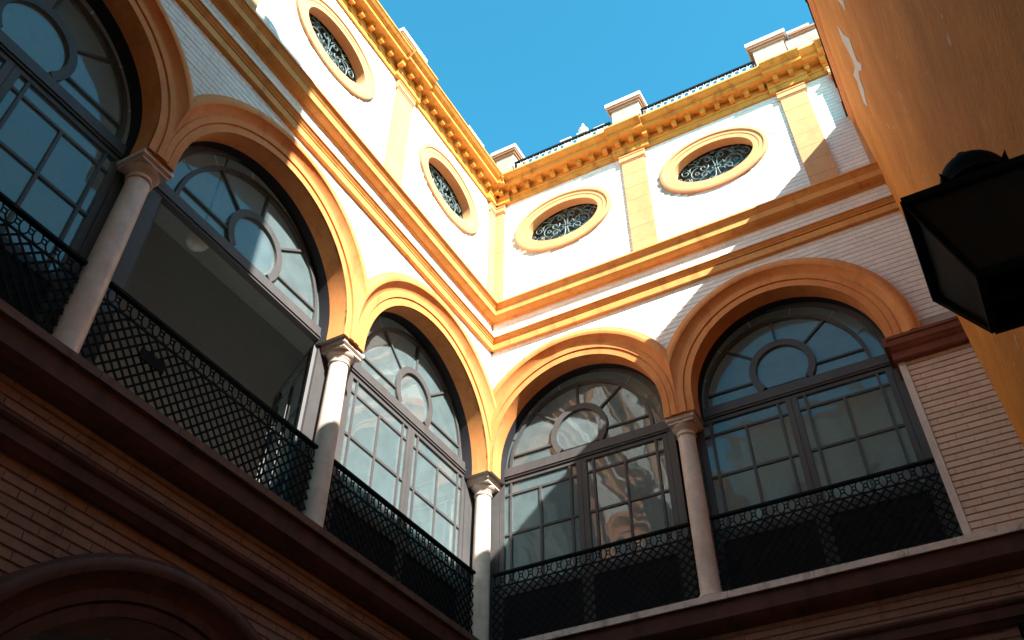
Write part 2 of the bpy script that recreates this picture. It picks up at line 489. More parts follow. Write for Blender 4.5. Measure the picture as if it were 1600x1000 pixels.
def archivolt(b, u0, u1, zb, r=None, e=None, prof=None):
    """Moulded ring round an arch, clipped at u0 and u1 where it dies into its neighbour."""
    r = r or b['r']; e = e or b['e']
    c, zs = b['c'], b['zs']
    P = prof or [(0.0, 0.0), (0.0, 0.028), (0.092, 0.032), (0.098, 0.022), (0.106, 0.022), (0.110, 0.048), (0.185, 0.052), (0.190, 0.040),
         (0.205, 0.042), (0.225, 0.052), (0.25, 0.070), (0.275, 0.094), (0.295, 0.118), (0.300, 0.128), (0.33, 0.137), (0.36, 0.135), (0.385, 0.126), (0.395, 0.118), (0.400, 0.102), (0.43, 0.100), (0.432, 0.0)]
    k = e/0.43
    P = [(t*k, p) for t, p in P]
    tm = P[-1][0]
    def at(t):
        for (t0, p0), (t1, p1) in zip(P[1:], P[2:]):
            if t <= t1 and t1 > t0: return p0+(p1-p0)*(t-t0)/(t1-t0)
        return 0.0
    secs = []
    N = 56
    def sec(dirv, base):
        lim = tm
        if dirv[0] < -1e-6 and u0 is not None: lim = min(lim, (u0-base[0])/dirv[0])
        if dirv[0] > 1e-6 and u1 is not None: lim = min(lim, (u1-base[0])/dirv[0])
        row = []
        for t, p in P:
            if t > lim:
                row.append((base[0]+dirv[0]*lim, 0.0 if t == tm and p == 0.0 else at(lim), base[1]+dirv[1]*lim))
            else:
                row.append((base[0]+dirv[0]*t, p, base[1]+dirv[1]*t))
        return row
    if zb is not None and zb[0] is not None:
        secs.append(sec((-1, 0), (c-r, zb[0])))
    for i in range(N+1):
        a = PI-PI*i/N
        secs.append(sec((math.cos(a), math.sin(a)), (c+r*math.cos(a), zs+r*math.sin(a))))
    if zb is not None and zb[1] is not None:
        secs.append(sec((1, 0), (c+r, zb[1])))
    mb = MB(); n = len(P)
    vs = [p for s_ in secs for p in s_]
    fs = []
    for i in range(len(secs)-1):
        for k_ in range(n-1):
            fs.append((i*n+k_, i*n+k_+1, (i+1)*n+k_+1, (i+1)*n+k_))
    fs += [tuple(range(n)), tuple((len(secs)-1)*n+k_ for k_ in range(n-1, -1, -1))]
    mb.add(vs, fs)
    return mb

UPPER = [(0.018, 5.375), (0.03, 5.385), (0.032, 5.40), (0.06, 5.406), (0.105, 5.418), (0.132, 5.432), (0.136, 5.440), (0.150, 5.443), (0.152, 5.556),
         (0.160, 5.562), (0.172, 5.578), (0.195, 5.606), (0.208, 5.622), (0.222, 5.624), (0.222, 5.655), (0.02, 5.69)]
LOWER = [(0.05, 4.790), (0.065, 4.795), (0.065, 4.905), (0.035, 4.910), (0.035, 4.925), (0.07, 4.930), (0.07, 4.950), (0.078, 4.955), (0.095, 4.975), (0.105, 5.0), (0.12, 5.0), (0.12, 5.016), (0.01, 5.03)]
LEDGE_F = [(0.0, -0.345), (0.02, -0.335), (0.05, -0.32), (0.10, -0.29), (0.135, -0.255), (0.15, -0.235), (0.150, -0.062), (0.165, -0.058), (0.165, -0.046)]
STRING2 = [(0.0, -0.86), (0.03, -0.855), (0.06, -0.82), (0.085, -0.80), (0.085, -0.70), (0.10, -0.69), (0.115, -0.665), (0.115, -0.64), (0.0, -0.60)]

def cornice_prof(x):                          # x: extra projection over the pilasters
    return [(0.04+x, 8.25), (0.04+x, 8.36), (0.055+x, 8.362), (0.065+x, 8.385), (0.05+x, 8.39), (0.05+x, 8.535), (0.26+x, 8.54), (0.265+x, 8.61),
            (0.285+x, 8.612), (0.285+x, 8.625), (0.30+x, 8.63), (0.32+x, 8.645), (0.35+x, 8.68), (0.36+x, 8.70), (0.372+x, 8.70), (0.372+x, 8.735), (0.02, 8.75)]

def c_spiral(cx, cz, r, a0, turns, sgn, n=22):
    return [(cx+r*(1-0.8*i/n)*math.cos(a0+sgn*2*PI*turns*i/n), cz+r*(1-0.8*i/n)*math.sin(a0+sgn*2*PI*turns*i/n)) for i in range(n+1)]

def grille_curves():
    """Scroll ironwork of an oval window, in (u, z) about its centre."""
    out = []
    ring = lambda x, z, r, n=14: ([(x+r*math.cos(2*PI*i/n), z+r*math.sin(2*PI*i/n)) for i in range(n)], True)
    arc = lambda x, z, r, a0, a1, n=16: ([(x+r*math.cos(a0+(a1-a0)*i/n), z+r*math.sin(a0+(a1-a0)*i/n)) for i in range(n+1)], False)
    # quatrefoil
    q = []
    for i in range(48):
        a = 2*PI*i/48
        rr = 0.052+0.022*math.cos(4*a)
        q.append((rr*math.cos(a), rr*math.sin(a)))
    out.append((q, True))
    for a in (PI/4, 3*PI/4, 5*PI/4, 7*PI/4):
        out.append(([(0.05*math.cos(a), 0.05*math.sin(a)), (0.13*math.cos(a)*1.25, 0.13*math.sin(a)*0.8)], False))
    for s in (-1, 1):
        for t in (-1, 1):
            # the great side scrolls, above and below the axis
            sp = c_spiral(s*0.21, t*0.085, 0.085, (PI if s > 0 else 0)-t*s*0.3, 1.15, t*s)
            out.append((sp, False))
            # long whip from the centre round to the side
            out.append(([(s*(0.13+0.32*math.sin(k/14*PI*0.55)), t*(0.03+0.19*math.sin(k/14*PI*0.9)*(1-0.25*k/14))) for k in range(15)], False))
            # scroll at the far end
            out.append((c_spiral(s*0.52, t*0.10, 0.085, PI/2*t+PI*(s < 0)*0, 1.1, -t*s), False))
            # up and down pair
            out.append((c_spiral(s*0.105, t*0.24, 0.085, (PI if s > 0 else 0)+0.2*t*s, 1.2, -t*s), False))
            out.append(([(s*0.02, t*0.07), (s*0.035, t*0.18), (s*0.10, t*0.325), (s*0.22, t*0.34), (s*0.27, t*0.26), (s*0.33, t*0.215)], False))
            # leaf sprays towards the rim
            out.append(([(s*0.30, t*0.20), (s*0.36, t*0.27), (s*0.46, t*0.30)], False))
            out.append(([(s*0.28, t*0.22), (s*0.31, t*0.31), (s*0.36, t*0.36)], False))
            out.append(([(s*0.44, t*0.10), (s*0.50, t*0.215), (s*0.60, t*0.19)], False))
        out.append(ring(s*0.335, 0.0, 0.032))
        out.append(arc(s*0.30, 0, 0.135, -PI/2 if s > 0 else PI/2, PI/2 if s > 0 else 3*PI/2))
        out.append(ring(s*0.63, 0.0, 0.022, 8))
        out.append(ring(0.0, s*0.385, 0.026, 10))
    return out
GRILLE = grille_curves()

def brick_rects(u0, u1, z0, z1, L=0.27, H=0.08, ju=0.002, jz=0.0075):
    out = []
    k = math.floor(z0/H)
    while k*H < z1:
        za, zb = max(k*H+jz/2, z0), min((k+1)*H-jz/2, z1)
        if zb-za > 0.02:
            off = (k % 2)*L/2+(k*37 % 5)*0.013
            j = math.floor((u0-off)/L)
            while j*L+off < u1:
                ua, ub = max(j*L+off+ju/2, u0), min((j+1)*L+off-ju/2, u1)
                if ub-ua > 0.03: out.append((ua, ub, za, zb))
                j += 1
        k += 1
    return out

def brick_face(mb, ua, ub, za, zb, d0, d1):
    e = 0.003
    mb.add([(ua, d0, za), (ub, d0, za), (ub, d0, zb), (ua, d0, zb), (ua+e, d1, za+e), (ub-e, d1, za+e), (ub-e, d1, zb-e), (ua+e, d1, zb-e)],
           [(4, 5, 6, 7), (0, 1, 5, 4), (1, 2, 6, 5), (2, 3, 7, 6), (3, 0, 4, 7)])

def add_bricks(parent, rects, fmap, m, d0, d1, limit):
    """The bricks that show largest become objects, the rest one joined part."""
    def score(q):
        p = to_px(fmap((q[0]+q[1])/2, d1, (q[2]+q[3])/2))
        if p is None or not (-20 < p[0] < 1620 and -20 < p[1] < 1020): return 0
        return 1/p[2]
    rs = sorted(rects, key=score, reverse=True)
    near, rest = rs[:limit], rs[limit:]
    cache = {}
    for ua, ub, za, zb in near:
        if score((ua, ub, za, zb)) == 0: rest.append((ua, ub, za, zb)); continue
        dj = d1+random.choice((-0.0015, 0, 0.0015))
        key = (round(ub-ua, 3), round(zb-za, 3), round(dj, 4))
        uc, zc = (ua+ub)/2, (za+zb)/2
        if key not in cache:
            b = MB(); brick_face(b, -(ub-ua)/2, (ub-ua)/2, -(zb-za)/2, (zb-za)/2, d0, dj)
            o0 = fmap(0, 0, 0)
            cache[key] = mesh_of('brick', [fmap(*v) for v in b.v], b.f, m)
        place('brick', cache[key], parent, fmap(uc, 0, zc))
    if rest:
        b = MB()
        for q in rest: brick_face(b, *q, d0, d1+random.choice((-0.001, 0, 0.001)))
        build('brickwork', b, m, parent, fmap, kind='stuff')

def glass_part(poly, parent, fmap, d0=-0.405, d1=-0.399):
    mb = MB(); mb.prism(poly, d0, d1)
    return build('pane', mb, M_GLASS, parent, fmap)

TZ0, TZ1 = 2.655, 2.83                        # transom bar
def fanlight(root, b, fmap):
    c, rg = b['fc'], b['rg']
    zf = 2.83
    rb = rg+0.05
    ro = rg+0.30
    D0, D1 = -0.43, -0.375
    fr = MB()
    # outer frame clipped by the soffit, ring muntin, transom
    fr.arcband(c, zf, rb+0.165, ro, 0, PI, -0.43, -0.362, 48)
    fr.arcband(c, zf, rg, rb, 0, PI, D0, -0.368, 48)
    fr.box(b['l0']-0.30, b['l1']+0.30, -0.44, -0.350, TZ0, TZ1)
    fr.box(b['l0']-0.30, b['l1']+0.30, -0.35, -0.335, TZ0+0.03, TZ0+0.06)
    fl = build('fanlight', fr, M_FRAME, root, fmap)
    O = (c, 3.13); ri, rr = 0.36, 0.455
    k = MB()
    a0 = math.asin((TZ1-O[1])/rr)
    k.arcband(O[0], O[1], ri, rr, a0, PI-a0, D0, -0.362, 40)
    build('oculus_ring', k, M_FRAME, fl, fmap)
    def hit(a, gap=0.0):
        dx, dz = math.cos(a), math.sin(a)
        oz = O[1]-zf
        bb = dz*oz; cc = oz*oz-(rg-gap)**2
        s = -bb+math.sqrt(bb*bb-cc)
        return (O[0]+dx*s, O[1]+dz*s)
    spokes = [math.radians(a) for a in (38, 90, 142)]
    for a in spokes:
        p0 = (O[0]+rr*math.cos(a), O[1]+rr*math.sin(a)); p1 = hit(a)
        nx, nz = -math.sin(a)*0.014, math.cos(a)*0.014
        k = MB(); k.prism([(p0[0]+nx, p0[1]+nz), (p0[0]-nx, p0[1]-nz), (p1[0]-nx, p1[1]-nz), (p1[0]+nx, p1[1]+nz)], D0, D1)
        build('glazing_bar', k, M_FRAME, fl, fmap)
    zl = 3.03
    for s in (-1, 1):
        ui = math.sqrt(rr*rr-(zl-O[1])**2); uo = math.sqrt(rg*rg-(zl-zf)**2)
        k = MB(); k.box(c+s*min(ui, uo), c+s*max(ui, uo), D0, D1, zl-0.014, zl+0.014)
        build('glazing_bar', k, M_FRAME, fl, fmap)
    # panes
    def inner(a): return (O[0]+rr*math.cos(a), O[1]+rr*math.sin(a))
    def sector(a1, a2):
        n = 10
        return [hit(a1+(a2-a1)*i/n, -0.02) for i in range(n+1)]+[inner(a2+(a1-a2)*i/n) for i in range(n+1)]
    glass_part(sector(spokes[0], spokes[1]), fl, fmap)
    glass_part(sector(spokes[1], spokes[2]), fl, fmap)
    for s in (0, 1):
        A = [math.radians(-5), spokes[0]]
        n = 10
        po = [hit(A[0]+(A[1]-A[0])*i/n, -0.02) for i in range(n+1)]
        pi_ = [inner(A[1]+(math.radians(-12.5)-A[1])*i/n) for i in range(n+1)]
        poly = po+pi_
        if s: poly = [(2*c-u, z) for u, z in reversed(poly)]
        glass_part(poly, fl, fmap)
        uo1 = math.sqrt(rg*rg-(zl-zf)**2); ui1 = math.sqrt(rr*rr-(zl-O[1])**2); ui0 = math.sqrt(rr*rr-(TZ1-O[1])**2)
        poly = [(c+ui0, TZ1), (c+rg, TZ1), (c+uo1, zl), (c+ui1, zl)]
        if s: poly = [(2*c-u, z) for u, z in reversed(poly)]
        glass_part(poly, fl, fmap)
    n = 36
    a1_, a2_ = a0, PI-a0
    glass_part([(O[0]+(ri+0.01)*math.cos(a1_+(a2_-a1_)*i/n), O[1]+(ri+0.01)*math.sin(a1_+(a2_-a1_)*i/n)) for i in range(n+1)], fl, fmap)
    cuts = [0, 24, 48, 76, 104, 132, 156, 180]
    for p, q in zip(cuts, cuts[1:]):
        p_, q_ = math.radians(p+0.5), math.radians(q-0.5)
        n = 8
        glass_part([(c+(rb+0.17)*math.cos(p_+(q_-p_)*i/n), zf+(rb+0.17)*math.sin(p_+(q_-p_)*i/n)) for i in range(n+1)] +
                   [(c+(rb-0.005)*math.cos(q_+(p_-q_)*i/n), zf+(rb-0.005)*math.sin(q_+(p_-q_)*i/n)) for i in range(n+1)], fl, fmap)
    return fl

LEAF_TOP = TZ0-0.012
def leaf_meshes(w):
    """Parts of a door leaf in its own frame: a along the leaf from the hinge, b thickness."""
    fr = MB()
    st = 0.075
    b0, b1 = -0.03, 0.03
    fr.box(0, st, b0, b1, 0.06, LEAF_TOP); fr.box(w-st, w, b0, b1, 0.06, LEAF_TOP)
    fr.box(st, w-st, b0, b1, LEAF_TOP-0.05, LEAF_TOP); fr.box(st, w-st, b0, b1, 0.90, 1.0); fr.box(st, w-st, b0, b1, 0.06, 0.22)
    x0, x1 = st, w-st
    mg = 0.105
    vs = [x0+mg, (x0+x1)/2, x1-mg]
    zb = [1.0, 1.79, 2.405, LEAF_TOP-0.05]
    t = 0.016
    bars = []
    for x in vs:
        top = zb[3] if x != vs[1] else zb[2]
        bars.append((x-t, x+t, -0.024, 0.024, zb[0], top))
    for z in zb[1:3]:
        bars.append((x0, x1, -0.020, 0.020, z-t, z+t))
    bm_ = []
    for q in bars:
        k = MB(); k.box(*q); bm_.append(k)
    xs = [x0]+vs+[x1]
    panes = []
    for zi in range(3):
        cols = list(zip(xs, xs[1:])) if zi < 2 else [(x0, vs[0]), (vs[0], vs[2]), (vs[2], x1)]
        for p, q in cols:
            if zi == 1 or zi == 0 or True:
                zz0 = zb[zi]
                k = MB(); k.box(p, q, -0.003, 0.003, zz0, zb[zi+1]); panes.append(k)
    pn = MB(); pn.box(st, w-st, -0.012, 0.012, 0.22, 0.90)
    return fr, bm_, panes, pn

def leaf(root, hinge, ang, w, fmap):
    fr, bars, panes, pn = leaf_meshes(w)
    hw = Vector(fmap(*hinge))
    o = place('door_leaf', mesh_of('door_leaf', fr.v, fr.f, M_FRAME), root, (hw.x, hw.y, 0), ang)
    def sub(name, mb, m):
        xs, ys, zs = zip(*mb.v)
        cen = ((min(xs)+max(xs))/2, (min(ys)+max(ys))/2, (min(zs)+max(zs))/2)
        me = mesh_of(name, [(x-cen[0], y-cen[1], z-cen[2]) for x, y, z in mb.v], mb.f, m)
        c_ = bpy.data.objects.new(name, me); COL.objects.link(c_)
        c_.parent = o; c_.location = cen
    for k in bars: sub('glazing_bar', k, M_FRAME)
    for k in panes: sub('pane', k, M_GLASS)
    sub('lower_panel', pn, M_PANEL)
    return o

def column_part(root, fmap, u, d, zb=0.03, ztop=2.60, jit=0):
    x, y, _ = fmap(u, d, 0)
    shaft = MB()
    prof = [(0.134, zb+0.175), (0.131, zb+0.20)]
    for i in range(9):
        t = i/8
        prof.append((0.128-0.014*t**1.6, zb+0.22+(2.36-zb-0.22)*t))
    shaft.lathe(prof, x, y, 28)
    c_ = build('column', shaft, M_MARBLE, root, smooth=40, origin=(x, y, zb))
    k = MB()
    k.lathe([(0.185, zb+0.05), (0.19, zb+0.065), (0.185, zb+0.085), (0.16, zb+0.095), (0.153, zb+0.11), (0.162, zb+0.125), (0.158, zb+0.145), (0.14, zb+0.15), (0.136, zb+0.18)], x, y, 28)
    k.box(x-0.19, x+0.19, y-0.19, y+0.19, zb, zb+0.05)
    build('column_base', k, M_MARBLE, c_, smooth=40)
    k = MB()
    k.lathe([(0.114, 2.352), (0.128, 2.358), (0.135, 2.372), (0.128, 2.386), (0.117, 2.39), (0.116, 2.425), (0.128, 2.430), (0.130, 2.437), (0.120, 2.44), (0.135, 2.448), (0.165, 2.475), (0.175, 2.497), (0.168, 2.505)], x, y, 28)
    build('capital', k, M_MARBLE, c_, smooth=40)
    k = MB()
    k.box(x-0.175, x+0.175, y-0.175, y+0.175, 2.503, 2.535)
    k.box(x-0.188, x+0.188, y-0.188, y+0.188, 2.535, 2.548)
    k.box(x-0.20, x+0.20, y-0.20, y+0.20, 2.548, ztop-0.002)
    build('abacus', k, M_MARBLE, c_)
    return c_

def railing(fmap, u0, u1, label, d=-0.19):
    x, y, _ = fmap((u0+u1)/2, d, 0)
    t = thing('balcony_railing', label, 'railing', (x, y, 0.03), 'lattice railings between the gallery columns')
    k = MB(); k.box(u0, u1, d-0.03, d+0.03, 1.12, 1.15); build('top_rail', k, M_IRON, t, fmap)
    k = MB(); k.box(u0, u1, d-0.008, d+0.008, 0.945, 0.965); build('mid_rail', k, M_IRON, t, fmap)
    k = MB(); k.box(u0, u1, d-0.02, d+0.02, 0.08, 0.11); build('bottom_rail', k, M_IRON, t, fmap)
    n = round((u1-u0)/0.138); st = (u1-u0)/n
    e = MB(); pts = [(0.046*math.cos(2*PI*i/14), 0, 0.074*math.sin(2*PI*i/14)) for i in range(14)]
    e.tube(pts, 0.0085, 4, True)
    me = mesh_of('oval_ring', [fmap(*v) for v in e.v], e.f, M_IRON)
    e2 = MB(); e2.tube([(0.026*math.cos(2*PI*i/10), 0, 0.026*math.sin(2*PI*i/10)) for i in range(10)], 0.0075, 4, True)
    me2 = mesh_of('small_ring', [fmap(*v) for v in e2.v], e2.f, M_IRON)
    for i in range(n):
        place('oval_ring', me, t, fmap(u0+st*(i+0.5), d, 1.043))
        if i: place('small_ring', me2, t, fmap(u0+st*i, d, 1.043))
    z0, z1 = 0.095, 0.955
    H = z1-z0
    run_ = H*1.0
    sp = 0.120
    cache = {}
    for s in (1, -1):
        i = math.floor((u0-run_)/sp)
        while i*sp < u1+run_:
            a = i*sp; bu = a+s*run_
            p, q = (a, z0), (bu, z1)
            if p[0] > q[0]: p, q = q, p
            if q[0] > u0+0.02 and p[0] < u1-0.02:
                sl = (q[1]-p[1])/(q[0]-p[0])
                if p[0] < u0: p = (u0, p[1]+sl*(u0-p[0]))
                if q[0] > u1: q = (u1, q[1]-sl*(q[0]-u1))
                cu, cz = (p[0]+q[0])/2, (p[1]+q[1])/2
                ln = math.hypot(q[0]-p[0], q[1]-p[1])
                if ln > 0.05:
                    key = (s, round(ln, 2))
                    if key not in cache:
                        nx, nz = -(q[1]-p[1])/ln*0.0112, (q[0]-p[0])/ln*0.0112
                        k = MB()
                        k.prism([(p[0]-cu+nx, p[1]-cz+nz), (p[0]-cu-nx, p[1]-cz-nz), (q[0]-cu-nx, q[1]-cz-nz), (q[0]-cu+nx, q[1]-cz+nz)], -0.004+s*0.005, 0.004+s*0.005)
                        cache[key] = mesh_of('lattice_bar', [fmap(*v) for v in k.v], k.f, M_IRON)
                    place('lattice_bar', cache[key], t, fmap(cu, d, cz))
            i += 1
    return t

def build_wing(key, label):
    w = WINGS[key]; fm = w['map']
    root = thing('courtyard_building', label, 'building', fm(w['end']/2, -1.5, GZ), 'arcaded wings round the courtyard')
    wall = build('wall', wall_mesh(w), M_JOINT, root, fm)
    # soffits and archivolts
    nb = len(w['bays'])
    for i, b in enumerate(w['bays']):
        u0, u1 = w['mids'][i], w['mids'][i+1]
        if key == 'R' and i == 1: av = archivolt(b, u0, None, (2.60, 2.72))
        else: av = archivolt(b, u0, u1, (2.60, 2.60))
        build('arch_moulding', av, M_OCHRE, root, fm, smooth=28)
        # soffit: full thickness
        N = 56
        k = MB(); vs = []
        pts = [(b['c']-b['r'], 2.60)]+[(b['c']-b['r']*math.cos(PI*j/N), b['zs']+b['r']*math.sin(PI*j/N)) for j in range(N+1)]+[(b['c']+b['r'], 2.60)]
        for u, z in pts: vs += [(u, 0.028, z), (u, -0.235, z)]
        k.add(vs, [(2*j, 2*j+1, 2*j+3, 2*j+2) for j in range(len(pts)-1)])
        build('arch_soffit', k, M_OCHRE, root, fm, smooth=28)
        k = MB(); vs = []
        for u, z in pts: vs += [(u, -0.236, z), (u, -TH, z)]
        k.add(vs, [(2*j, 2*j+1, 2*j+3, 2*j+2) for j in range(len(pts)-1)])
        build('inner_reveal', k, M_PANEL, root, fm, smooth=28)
    # springing blocks: jamb faces are the soffit; front plate
    for i, m_ in enumerate(w['mids'][:-1]):
        pass
    # string courses
    uend = w['end']
    for nm, pr in (('string_course', UPPER), ('string_course', LOWER)):
        k = MB(); k.run(pr, 0.0, uend, -0.02)
        build(nm, k, M_TRIM, root, fm)
    # cornice with breaks over the pilasters
    corn = MB()
    brk = [(0.0, 0.36)]+[(p-0.34, p+0.34) for p in w['pil']]
    if key == 'R': brk.append((6.36, 7.3))
    cur = 0.0
    for a, b_ in brk:
        if a > cur: corn.run(cornice_prof(0.0), cur, a, -0.05)
        corn.run(cornice_prof(0.055), max(a, 0.0), b_, -0.051)
        cur = b_
    corn.run(cornice_prof(0.0), cur, uend, -0.05)
    cn = build('cornice', corn, M_CORN, root, fm)
    mk = MB()
    mk.box(-0.042, 0.042, -0.01, 0.105, -0.09, 0.0)
    mk.box(-0.052, 0.052, -0.01, 0.118, 0.0, 0.025)
    mme = mesh_of('modillion', [fm(*v) for v in mk.v], mk.f, M_CORN)
    u = 0.22
    while u < min(uend, 9.6):
        x = 0.055 if any(a-0.02 < u < b_+0.02 for a, b_ in brk) else 0.0
        place('modillion', mme, cn, fm(u, 0.05+x, 8.512))
        u += 0.268
    # pilasters of stacked blocks
    pw = 0.215
    def pilaster(ua, ub, pr):
        k = MB(); k.box(ua+0.006, ub-0.006, -0.02, pr-0.012, 5.60, 8.26)
        p = build('pilaster', k, M_PIL, root, fm)
        zs_ = [5.66+0.37*i for i in range(7)]+[8.03]
        zs_[-2] = 7.88-0.22 if zs_[-2] > 7.95 else zs_[-2]
        zs_ = [5.66, 6.05, 6.42, 6.79, 7.16, 7.53, 7.78, 8.03] if False else [5.66, 6.02, 6.36, 6.70, 7.03, 7.36, 7.70, 8.03]
        for a, b_ in zip(zs_, zs_[1:]):
            k = MB(); k.box(ua, ub, -0.01, pr+random.uniform(-0.0015, 0.0015), a+0.002, b_-0.002)
            build('block', k, M_PIL, p, fm)
        k = MB(); k.run([(pr+0.008, 8.03), (pr+0.018, 8.05), (pr+0.018, 8.062), (pr+0.03, 8.066), (pr+0.03, 8.165), (pr+0.042, 8.175), (pr+0.042, 8.20), (0.02, 8.252)], ua-0.03, ub+0.03, -0.01)
        build('pilaster_cap', k, M_PIL, p, fm)
    pilaster(0.0, 0.22, 0.04)
    for p in w['pil']: pilaster(p-pw, p+pw, 0.045)
    if key == 'R': pilaster(6.42, 6.95, 0.15)
    # oval windows
    for i, oc in enumerate(w['ov']):
        if key == 'R' and i == 2: pass
        n = 56
        prof = [(-0.01, 0.0), (0.0, 0.045), (0.025, 0.055), (0.065, 0.055), (0.072, 0.045), (0.078, 0.036), (0.150, 0.035), (0.155, 0.027), (0.255, 0.025), (0.256, -0.20)]
        vs = []; fs = []
        m_ = len(prof)
        for j in range(n):
            a = 2*PI*j/n
            nrm = Vector((math.cos(a)/OA, math.sin(a)/OB)).normalized()
            for t, p in prof:
                f_ = min(max(t/0.255, 0), 1)
                aa = OA+(IA-OA)*f_; bb = OB+(IB-OB)*f_
                vs.append((oc+aa*math.cos(a), p, ZO+bb*math.sin(a)))
        for j in range(n):
            p_, q_ = j*m_, ((j+1) % n)*m_
            for k_ in range(m_-1): fs.append((p_+k_, p_+k_+1, q_+k_+1, q_+k_))
        k = MB(); k.add(vs, fs)
        ow = build('oval_window', k, M_PIL, root, fm, smooth=30)
        # inner dark rim, glass
        k = MB(); vs = []; fs = []
        for j in range(n):
            a = 2*PI*j/n
            for (s_, d_) in ((1.01, -0.14), (0.955, -0.14), (0.955, -0.17), (1.01, -0.17)):
                vs.append((oc+IA*s_*math.cos(a), d_, ZO+IB*s_*math.sin(a)))
        for j in range(n):
            p_, q_ = 4*j, 4*((j+1) % n)
            for k_ in range(4): fs.append((p_+k_, p_+(k_+1) % 4, q_+(k_+1) % 4, q_+k_))
        k.add(vs, fs)
        build('rim', k, M_IRON, ow, fm)
        k = MB(); k.prism(oval_pts(oc, ZO, IA*1.005, IB*1.005, n), -0.225, -0.219)
        build('pane', k, M_OGLASS, ow, fm)
        if key == 'R' and i == 2: continue
        if key == 'L' and i == 3: continue
        for pts, closed in GRILLE:
            k = MB(); k.tube([(oc+p[0]*1.02, -0.15, ZO+p[1]*1.02) for p in pts], 0.0115, 5, closed)
            build('scroll', k, M_SCROLL, ow, fm, smooth=60)
    # fanlights, leaves, jambs
    for i, b in enumerate(w['bays']):
        fanlight(root, b, fm)
        wl = (b['l1']-b['l0'])/2-0.006
        base = w['rot']
        k = MB()
        for s, uu in ((-1, b['l0']), (1, b['l1'])):
            ua, ub = (uu-0.32, uu-0.004) if s < 0 else (uu+0.004, uu+0.32)
            k.box(ua, ub, -0.44, -0.36, 0.04, TZ0-0.001)
        k.box(b['l0'], b['l1'], -0.44, -0.36, 0.035, 0.055)
        build('door_frame', k, M_FRAME, root, fm)
        op = (key == 'L' and i == 1)
        if key == 'R': aL, aR = 0.0, PI
        else: aL, aR = -PI/2, PI/2
        if op: aL, aR = math.radians(151), math.radians(157)
        l1 = leaf(root, (b['l0']+0.003, -0.40, 0), aL, wl, fm)
        l2 = leaf(root, (b['l1']-0.003, -0.40, 0), aR, wl, fm)
        if op:
            l1['label'] = 'glazed door leaf folded open into the gallery, its edge in the sun'
            l2['label'] = 'glazed door leaf folded open into the dark of the gallery'
    # columns
    for u in w['cols']: column_part(root, fm, u, -0.2)
    if key == 'R':
        column_part(root, fm, -0.20, -0.20)
    # gallery behind, closed above by the attic
    k = MB()
    if key == 'L':
        k.box(-0.05, 14.2, -3.2, -0.45, 0.0, 0.02); k.box(-3.2, -0.05, -3.2, -0.42, 0.0, 0.02)
        build('gallery_floor', k, M_TILES, root, fm)
        k = MB(); k.box(-3.2, 14.2, -3.2, -TH-0.002, 5.40, 5.60); build('gallery_ceiling', k, M_PLAS, root, fm)
        k = MB(); cur = -3.4
        wins = [(-2.3, -1.3, 2.3), (0.3, 1.3, 2.0), (2.04, 2.64, 2.0), (3.5, 4.5, 2.3), (5.5, 6.5, 2.3), (7.5, 8.5, 2.3), (9.8, 10.8, 2.3)]  # unseen rear windows, added to bring daylight into the gallery
        for a, b_, zt_ in wins:
            k.box(cur, a, -3.4, -3.2, GZ, 8.75)
            k.box(a, b_, -3.4, -3.2, GZ, 0.9); k.box(a, b_, -3.4, -3.2, zt_, 8.75)
            cur = b_
        k.box(cur, 14.2, -3.4, -3.2, GZ, 8.75); build('gallery_wall', k, M_PLAS, root, fm)
        for a, b_, zt_ in wins:
            k = MB()
            k.box(a, a+0.05, -3.34, -3.26, 0.9, zt_); k.box(b_-0.05, b_, -3.34, -3.26, 0.9, zt_)
            k.box(a+0.05, b_-0.05, -3.34, -3.26, 0.9, 0.95); k.box(a+0.05, b_-0.05, -3.34, -3.26, zt_-0.05, zt_)
            k.box((a+b_)/2-0.02, (a+b_)/2+0.02, -3.33, -3.27, 0.95, zt_-0.05)
            build('added_rear_window', k, M_STONE, root, fm)
        k = MB(); k.box(-3.4, 14.6, -3.4, -0.03, 8.56, 8.70); build('roof', k, M_COPE, root, fm)
    else:
        k = MB(); k.box(-0.0, 9.6, -3.2, -0.45, 0.0, 0.02); build('gallery_floor', k, M_TILES, root, fm)
        k = MB(); k.box(-0.0, 9.6, -3.2, -TH-0.002, 5.40, 5.60); build('gallery_ceiling', k, M_PLAS, root, fm)
        k = MB(); k.box(-3.2, 9.6, -3.4, -3.2, GZ, 8.75); k.box(9.4, 9.6, -3.2, -TH, GZ, 8.75); build('gallery_wall', k, M_PLAS, root, fm)
        k = MB(); k.box(0.0, 9.6, -3.4, -0.03, 8.561, 8.702); build('roof', k, M_COPE, root, fm)
    # white brick above the arches and between the mouldings
    def outside(q, pad=-0.06):
        ua, ub, za, zb = q
        for b in w['bays']:
            R_ = b['r']+b['e']+pad
            if all(math.hypot(u-b['c'], max(z, b['zs'])-b['zs']) < R_ for u in (ua, ub) for z in (za, zb)): return False
            if all(abs(u-b['c']) < b['r']+0.0 for u in (ua, ub)) and zb < b['zs']: return False
        for o_ in w['ov']:
            if any(((u-o_)/(OA-0.03))**2+((z-ZO)/(OB-0.03))**2 < 1 for u in (ua, ub) for z in (za, zb)): return False
        return True
    lim = 6.9 if key == 'R' else 10.2
    rects = []
    for z0, z1 in ((2.9, 4.80), (5.02, 5.40), (5.66, 8.26)):
        rects += [q for q in brick_rects(0.0, lim, z0, z1) if outside(q) and not (key == 'R' and q[1] > 5.7 and q[2] < 2.72)]
    rects = [q for q in rects if not (q[2] < 3.4 and any(abs((q[0]+q[1])/2-m_) < 0.25 for m_ in w['mids'][:len(w['cols'])+1]))]
    add_bricks(wall, rects, fm, M_WHITE, 0.0, 0.006, 60)
